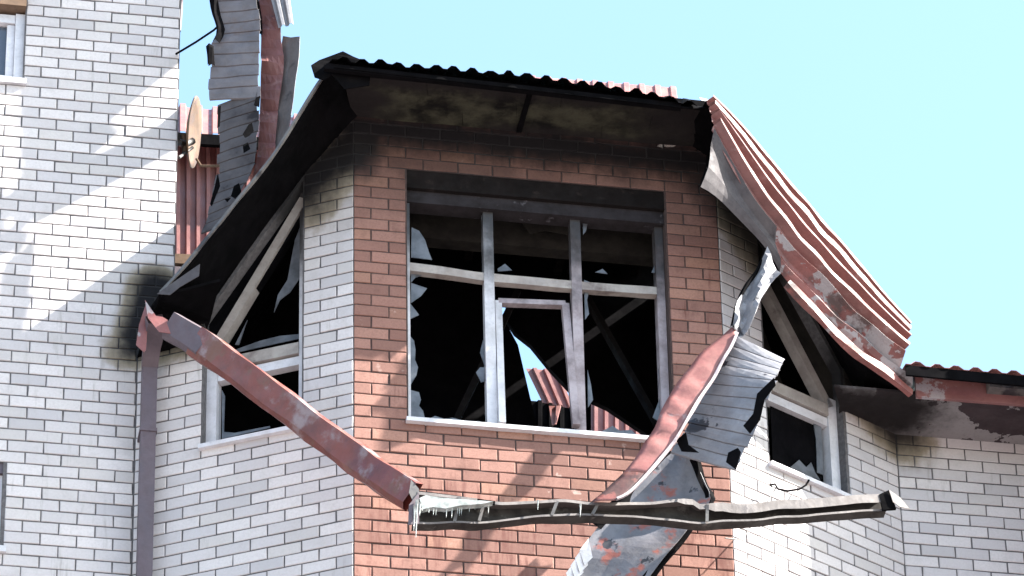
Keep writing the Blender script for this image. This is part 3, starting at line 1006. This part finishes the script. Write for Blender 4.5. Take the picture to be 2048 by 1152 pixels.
# lower gutter part under the fold at the bottom end
sweep('gutter_edge', smoothpts([atR(x, y, 0.54) for x, y in ((1575, 566), (1640, 636), (1700, 694), (1760, 740), (1822, 785))], 20),
      [(-0.02, -0.02), (0.03, -0.02), (0.03, 0.03), (-0.02, 0.03)], RN, M_REDB, bent, thick=0, closed=True, amp=0.02)

# ================================================================== RIGHT WING ROOF
rroof = thing('wing_roof', 'right wing eave with red fascia and peeling grey soffit over white bricks', 'roof')
zt = -10.9 * CH
wA, wB = at(1762, 864, YR), at(2100, 893, YR)
zt = wA.z - ZB
oY = YR - 0.55
sheet('soffit', [[Vector((x, YR, wA.z)) for x in (3.75, 4.3, 5.0, 5.9)], [Vector((x, oY + 0.25, wA.z + .005)) for x in (3.7, 4.3, 5.0, 5.9)], [Vector((x, oY, wA.z)) for x in (3.6, 4.3, 5.0, 5.9)]], M_PEEL, rroof, 0.02)
f0, f1 = at(1832, 772, oY - 0.03), at(2110, 792, oY - 0.03)
f0b, f1b = at(1832, 800, oY - 0.03), at(2110, 822, oY - 0.03)
fa = (at(1830, 735, oY - 0.02) + at(1830, 795, oY - 0.02)) / 2
fb = (at(2120, 757, oY - 0.02) + at(2120, 817, oY - 0.02)) / 2
beam('fascia', fa, fb, (at(1830, 735, oY) - at(1830, 795, oY)).length, 0.03, Vector((0, -1, 0)), M_FASC, rroof)
ga, gb = at(1975, 766, oY - 0.08), at(2120, 777, oY - 0.08)
beam('gutter', ga, gb, 0.13, 0.10, Vector((0, -1, 0)), M_GREYD, rroof)
eA2, eB2 = at(1812, 728, oY - 0.24), at(2120, 757, oY - 0.24)
rows = []
for j, (Y, dz) in enumerate(((0, 0.0), (0.3, 0.08), (2.0, 0.55))):
    r = []
    for i in range(8 * 4 + 1):
        t = i / 32
        r.append(wob(eA2.lerp(eB2, t) + Vector((0, Y, dz + (0, 0, 0.03, 0.03)[i % 4])), 0.008, 6.0))
    rows.append(r)
sheet('ribbed_sheet', rows, M_PINK, rroof, 0.004)
beam('eave_board', eA2 + Vector((0, 0.02, -0.045)), eB2 + Vector((0, 0.02, -0.045)), 0.085, 0.02, Vector((0, -1, 0)), M_CHAR, rroof)

nb = thing('shading_bay', 'unseen assumed next bay beyond the right picture edge, added to shade the right walls', 'building')  # unseen block added to shade the right wing and right bay face
poly_prism('wall', Face(Vector((0, 0.9, ZB)), Vector((1, 0, 0)), Vector((0, -1, 0))), [(5.42, ZD), (8.2, ZD), (8.2, 0.45), (5.9, 0.45), (5.42, -0.3)], [], 0.0, 1.22, M_RED, nb)

# ================================================================== BACKGROUND ROOFS
back = thing('rear_roof', 'red ribbed mansard behind the dish in the gap beside the left wing', 'roof')
BY = 2.6
corr('cladding', at(340, 285, BY), at(520, 300, BY), at(520, 620, BY), at(340, 600, BY), 9, 0.035, M_PINK, back, Vector((0, -1, 0)))
corr('roof_slope', at(340, 268, BY - 0.25), at(600, 285, BY - 0.25), at(600, 236, BY + 0.3), at(340, 212, BY + 0.3), 8, 0.03, M_PINK, back, Vector((0, -0.6, 0.8)))
beam('eave_board', at(340, 277, BY - 0.25), at(600, 292, BY - 0.25), 0.10, 0.04, Vector((0, -1, 0)), M_CHAR, back)
# base of the mansard with rubble
beam('ledge', at(345, 535, BY - 0.3), at(440, 540, BY - 0.3), 0.09, 0.25, Vector((0, -1, 0)), M_WOOD, back)
beam('ledge_board', at(345, 560, BY - 0.32), at(440, 565, BY - 0.32), 0.12, 0.2, Vector((0, -1, 0)), M_PIPE, back)

ridge = corr('ridge_sheet', at(1040, 200, 1.0), at(1360, 240, 1.0), at(1352, 176, 1.3), at(1040, 152, 1.3), 10, 0.02, M_PINK, None, Vector((0, -1, 0)))
ridge['label'] = 'red metal strip showing above the charred front eave'
ridge['category'] = 'metal sheet'

# ================================================================== SATELLITE DISH
dish = thing('satellite_dish', 'cream satellite dish seen nearly edge on beside the left wing wall', 'satellite dish')
DC = at(388, 264, 0.95)
dn = Vector((0.93, -0.22, -0.12)).normalized()
a1 = dn.cross(UP).normalized()
a2 = a1.cross(dn)
tl = R(11)
a1, a2 = a1 * math.cos(tl) + a2 * math.sin(tl), a2 * math.cos(tl) - a1 * math.sin(tl)
vs, fs = [DC - dn * 0.05], []
rg, sg = 5, 28
for i in range(1, rg + 1):
    q = i / rg
    for j in range(sg):
        t = 2 * math.pi * j / sg
        vs.append(DC + a1 * 0.27 * q * math.cos(t) + a2 * 0.285 * q * math.sin(t) - dn * 0.05 * (1 - q * q))
for j in range(sg):
    fs.append((0, 1 + j, 1 + (j + 1) % sg))
for i in range(rg - 1):
    for j in range(sg):
        k = (j + 1) % sg
        fs.append((1 + i * sg + j, 1 + (i + 1) * sg + j, 1 + (i + 1) * sg + k, 1 + i * sg + k))
ob = mk('reflector', vs, fs, M_DISH, dish, smooth=True)
md = ob.modifiers.new('solid', 'SOLIDIFY')
md.thickness = 0.008
tube('feed_arm', [at(393, 318, 0.95), at(402, 332, 0.9), at(440, 332, 0.85)], 0.010, M_WOOD, dish)
tube('mount', [at(358, 285, 0.84), at(372, 288, 0.92), at(386, 282, 0.95)], 0.028, M_GREYD, dish)
tube('clamp', [at(366, 270, 0.9), at(370, 305, 0.9)], 0.022, M_WOOD, dish)
tube('brace', [at(358, 315, 0.84), at(385, 295, 0.95)], 0.012, M_GREYD, dish)

cab = tube('cable', [at(352, 108, YL - .01), at(392, 84, 0.6), at(428, 60, 0.35), at(470, 20, 0.3), at(508, -20, 0.3)], 0.009, M_CHAR)
cab['label'] = 'thin black cable stretched from the left wing corner to the hanging soffit strip'
cab['category'] = 'cable'
pst = tube('corner_flashing', [at(362, -20, YL + 0.1), at(361, 20, YL + 0.1), at(357, 62, YL + 0.1)], 0.02, M_PIPE)
pst['label'] = 'dark metal flashing at the top of the left wing corner'
pst['category'] = 'flashing'

# ================================================================== HANGING SOFFIT STRIP, upper left
HYY = 0.28
hang = thing('hanging_eave', 'torn eave strip of grey soffit panels hanging from above against the sky', 'debris')


def panels(parent, Ls, Rs, n, mat, amp=0.006, nm='panel', seedp=0, out=None, jag=0.0, seamh=0.010):
    """n soffit planks between two rails; each a thin folded plank of its own"""
    A, B = resample(Ls, n + 1), resample(Rs, n + 1)
    for i in range(n):
        a0, a1_, b0, b1 = A[i], A[i + 1], B[i], B[i + 1]
        nn = (b0 - a0).cross(a1_ - a0).normalized()
        if nn.y > 0:
            nn = -nn
        ja, jb = random.uniform(-jag, jag), random.uniform(-jag, jag)
        rows = []
        for f, h in ((0.0, -seamh), (0.07, 0.0), (0.5, 0.002), (0.93, 0.0), (0.985, -seamh)):
            P, Q = a0.lerp(a1_, f), b0.lerp(b1, f)
            w_ = (Q - P)
            rows.append([wob(P + w_ * (ja + (1 - ja + jb) * t) + nn * (h + random.uniform(-.001, .001)), amp, 4.0, seedp) for t in (0, 0.33, 0.66, 1.0)])
        sheet(nm, rows, mat, parent, 0.003)


hp = lambda pts, Y=HYY: [at(x, y, Y) for x, y in pts]
panels(hang, hp([(430, -40), (432, 20), (440, 66), (420, 92), (419, 200)]), hp([(505, -50), (512, 0), (517, 50), (520, 100), (518, 196)], HYY - .16), 11, M_STRIPU, jag=0.035, seedp=1, amp=0.014)
panels(hang, hp([(440, 208), (438, 270), (436, 350), (418, 420), (402, 466)]), hp([(519, 176), (514, 260), (506, 330), (480, 390), (452, 446)], HYY - .16), 13, M_STRIPL, jag=0.05, seedp=2, amp=0.016)
for pts in ([(497, 250), (504, 246), (508, 262), (500, 270), (490, 276), (486, 268)], [(486, 290), (496, 284), (500, 298), (488, 306)], [(468, 372), (478, 366), (482, 384), (470, 398), (462, 392)],
            [(450, 398), (462, 396), (455, 404)], [(418, 92), (426, 96), (424, 128), (417, 132)], [(436, 214), (442, 212), (440, 252), (434, 256)], [(512, 196), (521, 192), (519, 214), (508, 210)], [(436, 345), (440, 372), (424, 412), (420, 408), (430, 372)]):
    poly_sheet('charred_edge', [wob(v, .005, 20) for v in hp(pts, HYY - .22)], M_CHAR, hang, 0.004)
# red fascia beside it and the grey channel right of that
rl = smoothpts(hp([(516, -40), (520, 60), (522, 130), (520, 230), (512, 320), (498, 385)], HYY - .02), 26)
rr_ = smoothpts(hp([(552, -40), (562, 60), (566, 130), (556, 230), (546, 320), (520, 385)], HYY - .10), 26)
rows = [[wob(a.lerp(b_, t) + Vector((0, 0.03 * math.sin(i * 1.7 + t * 2) * (0.5 if i % 5 else 1.6), 0)), 0.012, 4) for t in (0, 0.25, 0.5, 0.75, 1)] for i, (a, b_) in enumerate(zip(rl, rr_))]
sheet('red_fascia', rows, M_REDM, hang, 0.003)
gl = smoothpts(hp([(566, 72), (561, 120), (553, 200), (544, 290), (512, 372)], HYY - .04), 16)
gm = smoothpts(hp([(583, 76), (577, 130), (568, 200), (560, 280), (528, 372)], HYY - .09), 16)
gr = smoothpts(hp([(601, 74), (594, 140), (584, 220), (572, 290), (540, 372)], HYY - .16), 16)
sheet('bent_channel', [[wob(v, .008, 4) for v in (a, a.lerp(b_, .5), b_, b_.lerp(c, .5), c)] for a, b_, c in zip(gl, gm, gr)], M_STRIPC, hang, 0.003)
gl = hp([(532, -40), (548, 20), (557, 56)], HYY - .13)
gr = hp([(574, -40), (583, 10), (587, 50)], HYY - .13)
corr('upper_channel', gl[0], gr[0], gr[2], gl[2], 2, 0.03, M_GREYM, hang, Vector((0, -1, 0)), duty=(.3, .12, .3, .12))
# curled dark rim on the left edge
for pts in ([(426, -40), (428, 0), (432, 30), (438, 62), (430, 84)], [(418, 92), (420, 110), (421, 128)], [(505, -30), (513, 10), (520, 40), (516, 70)]):
    rim = smoothpts(hp(pts, HYY - .07), 10)
    sweep('curled_rim', rim, [(-0.028, 0), (0, 0.018), (0.028, 0)], Vector((0, -1, 0)), M_CHAR, hang, 0.003, amp=0.03, seed=3)

# inferred upper eave, unseen; its panels are shaped to shadow the left wall
up = thing('shade_eave', 'unseen upper eave above the picture, panels shaped to shadow the left wing wall', 'roof')


def onwall(px, py, t):
    return at(px, py, YL) + S * t


poly_sheet('shade_panel', [onwall(x, y, t) for x, y, t in ((38, 180, 3.6), (42, 462, 3.6), (198, 300, 3.2), (240, 262, 3.1), (222, 240, 3.12), (356, 128, 2.9), (420, 74, 2.8), (420, -500, 2.8), (38, -500, 3.6))], M_REDB, up, 0.01)
poly_sheet('shade_batten', [onwall(x, y, t) for x, y, t in ((150, 330, 3.4), (420, 200, 3.1), (420, 262, 3.1), (60, 452, 3.45))], M_REDB, up, 0.01)

# ================================================================== FALLEN GUTTERS
fg = thing('fallen_gutter', 'scratched red box gutter hanging down from the left eave corner', 'gutter')
pa = smoothpts([at(338, 652, -0.02), at(400, 690, -0.12), at(500, 762, -0.28), at(600, 838, -0.42), at(700, 912, -0.58), at(770, 960, -0.78), at(822, 993, -0.90)], 30)
PR = [(-0.115, -0.045), (-0.105, 0.03), (0.06, 0.045), (0.10, 0.012), (0.105, -0.05)]
sweep('channel', pa[3:], PR, lambda t: Vector((-0.42, -0.8, -0.38)), M_REDF, fg, thick=0, closed=True, amp=0.017, seed=2)
sweep('joint_sleeve', pa[:5], [(a * 0.98, b_ * 1.02) for a, b_ in PR], lambda t: Vector((-0.42, -0.8, -0.38)), M_PIPE, fg, thick=0, closed=True, amp=0.012, seed=4)
poly_sheet('torn_flap', [at(x, y, -0.05) for x, y in ((290, 600), (300, 615), (312, 632), (325, 634), (335, 640), (345, 668), (318, 664), (296, 636))], M_REDB, fg, 0.004)
poly_sheet('end_plate', [at(x, y, -0.96) for x, y in ((822, 960), (838, 978), (838, 1004), (826, 1004), (818, 985))], M_GREYD, fg, 0.004)

gg = thing('hanging_gutter', 'long grey gutter with icicles hanging level across the front of the bay', 'gutter')
top_px = [(836, 984), (900, 990), (990, 1003), (1060, 1003), (1120, 1001), (1190, 1006), (1300, 1004), (1380, 998), (1400, 1008), (1440, 1006), (1480, 1010), (1560, 1002), (1640, 998), (1720, 990), (1768, 986)]
bot_px = [(826, 1048), (900, 1047), (980, 1044), (1060, 1036), (1130, 1033), (1200, 1032), (1280, 1036), (1380, 1045), (1410, 1047), (1450, 1044), (1500, 1042), (1560, 1036), (1640, 1030), (1720, 1024), (1772, 1020)]
yy = lambda x: -0.95 + 0.38 * (x - 826) / 950
tp = smoothpts([at(x, y, yy(x) - 0.02) for x, y in top_px], 60)
bt = smoothpts([at(x, y, yy(x) + 0.0) for x, y in bot_px], 60)
rows = []
for i in range(60):
    a, b_ = tp[i], bt[i]
    f = i / 59
    back_a, back_b = a + Vector((0, 0.09, 0.0)), b_ + Vector((0, 0.09, -0.0))
    lip = 0.012
    m1 = a + Vector((0, 0.0, -0.022 - 0.03 * (f > .62) - 0.02 * (f > 0.55)))
    rows.append([wob(v, 0.010, 5, 4) for v in (m1, a, back_a, back_a.lerp(back_b, 0.5), back_b, b_, b_ + Vector((0, 0.0, 0.014)))])
tro = sheet('trough', rows, M_STRIPC, gg, 0.004, label='bent sooty grey trough')
tro.data.materials.append(M_CHAR2)
for pi, pp in enumerate(tro.data.polygons):
    if pi % 6 in (2, 3, 4):
        pp.material_index = 1
for x in (913, 962, 1110, 1187, 1415):
    t = (x - 830) / 940
    i = min(59, max(0, int(t * 59)))
    beam('clip', tp[i] + Vector((0, -0.006, -.01)), bt[i] + Vector((0, -0.006, .01)), 0.022, 0.006, Vector((0, -1, 0)), M_GREYD, gg)
poly_sheet('open_end', [at(x, y, -0.59) for x, y in ((1758, 990), (1778, 981), (1786, 1002), (1792, 1019), (1765, 1021))], M_CHAR, gg, 0.02)
poly_sheet('end_flap', [at(x, y, -0.61) for x, y in ((1778, 980), (1800, 995), (1819, 1018), (1800, 1014), (1786, 1004))], M_FRAMEC, gg, 0.006)
poly_sheet('end_wall', [at(x, y, -0.97) for x, y in ((818, 1010), (838, 984), (838, 1048), (816, 1050))], M_PIPE, gg, 0.006)
poly_sheet('inner_liner', [at(x, y, -0.92) for x, y in ((838, 982), (900, 990), (990, 1003), (990, 1010), (838, 990))], M_CHAR, gg, 0.01)

ice = thing('ice_mass', 'white ice frozen inside the left end of the hanging gutter', 'ice')
ip = [at(x, y, -0.96) for x, y in ((838, 1000), (850, 994), (880, 998), (930, 1004), (985, 1007), (960, 1012), (920, 1015), (890, 1020), (865, 1018), (845, 1022))]
ob = poly_sheet('ice_body', [wob(v, 0.006, 12) for v in ip], M_ICE, ice, 0.05)
ICI = [(834, 1000, 75, 7), (829, 1012, 50, 5), (840, 1005, 26, 6), (858, 1018, 8, 3), (867, 1018, 12, 4), (872, 1018, 13, 3), (893, 1018, 17, 4), (904, 1016, 20, 4), (915, 1015, 14, 4), (919, 1014, 18, 4), (923, 1014, 16, 3), (939, 1013, 11, 4), (950, 1010, 10, 3), (964, 1011, 9, 3), (977, 1010, 17, 4), (1076, 1000, 20, 4), (1161, 1008, 26, 5), ]
ORD = 'first second third fourth fifth sixth seventh eighth ninth tenth eleventh twelfth thirteenth fourteenth fifteenth'.split()
sm = 0
for k_, (x, y, ln, wd) in enumerate(ICI):
    A = at(x, y, yy(x) - 0.045)
    B = at(x - ln * 0.03, y + ln, yy(x) - 0.045)
    ic = tube('icicle', [A, A.lerp(B, .3), A.lerp(B, .7), B], wd * 0.0018, M_ICE, None, 6, taper=0.12)
    big = k_ in (0, 1)
    ic['label'] = ('longest icicle at the left end of the hanging gutter' if k_ == 0 else 'second long icicle beside the longest at the gutter end' if k_ == 1 else
                   'lone short icicle at mid length of the hanging gutter' if k_ == 15 else 'lone icicle where the red strip meets the gutter' if k_ == 16 else
                   '%s of the small icicles under the ice, counted from the left end of the gutter' % ORD[sm])
    sm += k_ not in (0, 1, 15, 16)
    ic['category'] = 'icicle'
    ic['group'] = 'icicles on the hanging gutter'

# ================================================================== RED FASCIA STRIP AND GREY SHEETS, right
strip = thing('fascia_strip', 'crumpled red fascia strip rising from the grey gutter to the right rake', 'debris')
e1 = [(1182, 1006), (1215, 975), (1252, 940), (1285, 892), (1312, 850), (1335, 795), (1372, 745), (1405, 705), (1440, 675), (1464, 652)]
e2 = [(1232, 1000), (1258, 986), (1305, 938), (1345, 890), (1372, 845), (1398, 800), (1425, 760), (1445, 722), (1462, 695), (1474, 668)]
ys = lambda y: -0.84 + 0.36 * (1006 - y) / 506
a_ = smoothpts([at(x, y, ys(y) - 0.02) for x, y in e1], 44)
b2_ = smoothpts([at(x, y, ys(y) - 0.06) for x, y in e2], 44)
rows = []
for i in range(44):
    f = i / 43
    cr_ = 0.055 * (abs(((i * 0.21) % 1) * 2 - 1) - 0.5) * math.exp(-((f - 0.48) / 0.22) ** 2)
    rows.append([wob(a_[i].lerp(b2_[i], t) + Vector((0.15, -1, 0.2)) * (0.006 * math.sin(math.pi * t) + cr_ * (1 - abs(2 * t - 0.8 - 0.3 * math.sin(i * 0.7)))), 0.010, 5, 8) for t in (0, .2, .4, .6, .8, 1)])
sheet('red_face', rows[8:], M_STRIPR, strip, 0.003, smooth=True)
sheet('burnt_end', rows[:9], M_BURNT, strip, 0.003, smooth=True, label='charred lower end of the strip')
sweep('edge_trim', [p + Vector((0, -.012, 0)) for p in b2_], [(-0.010, -0.01), (0.010, -0.01), (0.010, 0.012), (-0.010, 0.012)], Vector((0, -1, 0)), M_FRAMES, strip, thick=0, closed=True, amp=0.006)
e1 = [(1464, 655), (1474, 610), (1490, 575), (1515, 540), (1532, 500)]
e2 = [(1478, 676), (1500, 655), (1520, 600), (1545, 560), (1562, 545)]
a_ = smoothpts([at(x, y, ys(y)) for x, y in e1], 16)
b3_ = smoothpts([at(x, y, ys(y) - 0.05) for x, y in e2], 16)
sheet('grey_end', [[wob(a.lerp(c, t) + Vector((0, -0.05 * math.sin(t * 5 + i * .5), 0)), 0.016, 6, 3) for t in (0, .25, .5, .75, 1)] for i, (a, c) in enumerate(zip(a_, b3_))], M_GREYM, strip, 0.003)
sweep('black_rim', a_, [(-0.014, 0), (0.0, 0.014), (0.014, 0)], Vector((0, -1, 0)), M_CHAR, strip, 0.003, amp=0.01)

s1 = thing('soffit_sheet', 'grey blue soffit sheet hanging beside the red strip below the right rake', 'debris')
Lr = [at(x, y, -0.62 + 0.14 * (y - 670) / 240) for x, y in ((1474, 672), (1440, 722), (1408, 782), (1378, 845), (1342, 905))]
Rr = [at(x, y, -0.98 + 0.22 * (y - 720) / 220 + (0.26 if y < 730 else 0)) for x, y in ((1573, 720), (1548, 765), (1520, 830), (1496, 885), (1470, 940))]
panels(s1, Lr, Rr, 12, M_GREYM, amp=0.012, seedp=6, jag=0.03)
for pts in ([(1398, 905), (1362, 902), (1352, 880), (1372, 865), (1378, 890)], [(1548, 755), (1552, 770), (1530, 800), (1520, 840), (1500, 868), (1486, 852), (1506, 828), (1514, 788)], [(1452, 925), (1456, 905), (1476, 896), (1482, 905), (1472, 940)]):
    poly_sheet('charred_edge', [wob(at(x, y, -0.72 - 0.3 * (x - 1350) / 200), .006, 20) for x, y in pts], M_CHAR, s1, 0.006)

s2 = thing('soffit_sheet', 'blistered grey sheet with red stains hanging lowest behind the gutter', 'debris')
Lr = [at(x, y, -0.30) for x, y in ((1345, 905), (1300, 950), (1245, 1000), (1205, 1040), (1168, 1090), (1135, 1170))]
Rr = [at(x, y, -0.50) for x, y in ((1386, 915), (1405, 960), (1420, 1002), (1388, 1048), (1345, 1100), (1285, 1170))]
A, B = smoothpts(Lr, 22), smoothpts(Rr, 22)
rows = [[wob(a.lerp(b_, t) + Vector((0, 0.03 * math.sin(4 * t), 0)), 0.02, 3.5, 12) for t in (0, .12, .25, .4, .55, .7, .85, 1)] for a, b_ in zip(A, B)]
sheet('panel', rows, M_GREYR, s2, 0.003)
sweep('charred_edge', B, [(-0.03, 0), (-0.01, 0.012), (0.03, 0)], Vector((0, -1, 0)), M_CHAR, s2, 0.004, amp=0.035, seed=5)
sweep('charred_edge', A[:14], [(-0.05, 0), (0.0, 0.012), (0.05, 0)], Vector((0, -1, 0)), M_CHAR, s2, 0.004, amp=0.04, seed=9)
for k_ in range(4):
    x0, y0 = 1132 + k_ * 9, 1146 - k_ * 15
    poly_sheet('torn_strip', [at(x0, y0, -.6), at(x0 + 18, y0 - 24, -.6), at(x0 + 26, y0 + 14, -.58), at(x0 + 10, y0 + 30, -.6)], M_FRAME, s2, 0.003)

# twisted wire below the right window
wr1 = tube('twisted_wire', [atR(x, y, 0.10) for x, y in ((1543, 975), (1540, 970), (1550, 968), (1556, 978), (1575, 982), (1600, 978), (1612, 970), (1618, 960))], 0.008, M_CHAR)
wr1['label'] = 'twisted black wire with a knot below the sill of the right bay window'
wr1['category'] = 'wire'
wr2 = tube('twisted_wire', [atR(x, y, 0.10) for x, y in ((1552, 975), (1545, 988), (1536, 1000), (1528, 1015), (1510, 1040), (1496, 1062), (1484, 1080), (1462, 1078), (1450, 1076))], 0.005, M_GREYD)
wr2['label'] = 'thin dangling wire under the grey gutter beside the red wall edge'
wr2['category'] = 'wire'

# ================================================================== DOWNPIPE
dp = thing('downpipe', 'dark brown square downpipe in the corner between left wing and bay', 'downpipe')
x0, x1 = at(283, 1000, 0.66), at(306, 1000, 0.66)
path = [at(299, 735, 0.66), at(298, 760, 0.66), at(296, 900, 0.66), at(293, 1000, 0.66), at(289, 1160, 0.66)]
P_ = path[-1].copy()
xc, yc = path[0].x, 0.66
hw = 0.055
pts = [Vector((xc, yc, path[0].z)), Vector((xc, yc, 0.2))]
sweep('pipe', pts, [(-hw, -0.04), (hw, -0.04), (hw, 0.04), (-hw, 0.04)], Vector((0, -1, 0)), M_PIPE, dp, thick=0, closed=True)
pts = smoothpts([Vector((xc, yc, path[0].z + 0.01)), at(302, 700, 0.55), at(306, 670, 0.42), at(310, 640, 0.28)], 10)
sweep('elbow', pts, [(-hw * 1.1, -0.05), (hw * 1.1, -0.05), (hw * 1.1, 0.05), (-hw * 1.1, 0.05)], Vector((0, -1, 0)), M_PIPE, dp, thick=0, closed=True, amp=0.02)
poly_sheet('torn_funnel', [at(x, y, 0.34) for x, y in ((292, 608), (300, 625), (296, 640), (292, 700), (288, 705), (272, 690), (278, 650), (286, 625))], M_REDB, dp, 0.006)
fbox('bracket', Face(Vector((0, 0, ZB)), Vector((1, 0, 0)), Vector((0, -1, 0))), xc - hw - 0.008, xc + hw + 0.008, at(296, 862, .62).z - ZB, at(296, 855, .62).z - ZB, -0.78, -0.612, M_PIPE, dp)

for o in list(SC.objects):
    if o.parent is not None and o.type == 'MESH':
        o.matrix_parent_inverse = Matrix.Identity(4)
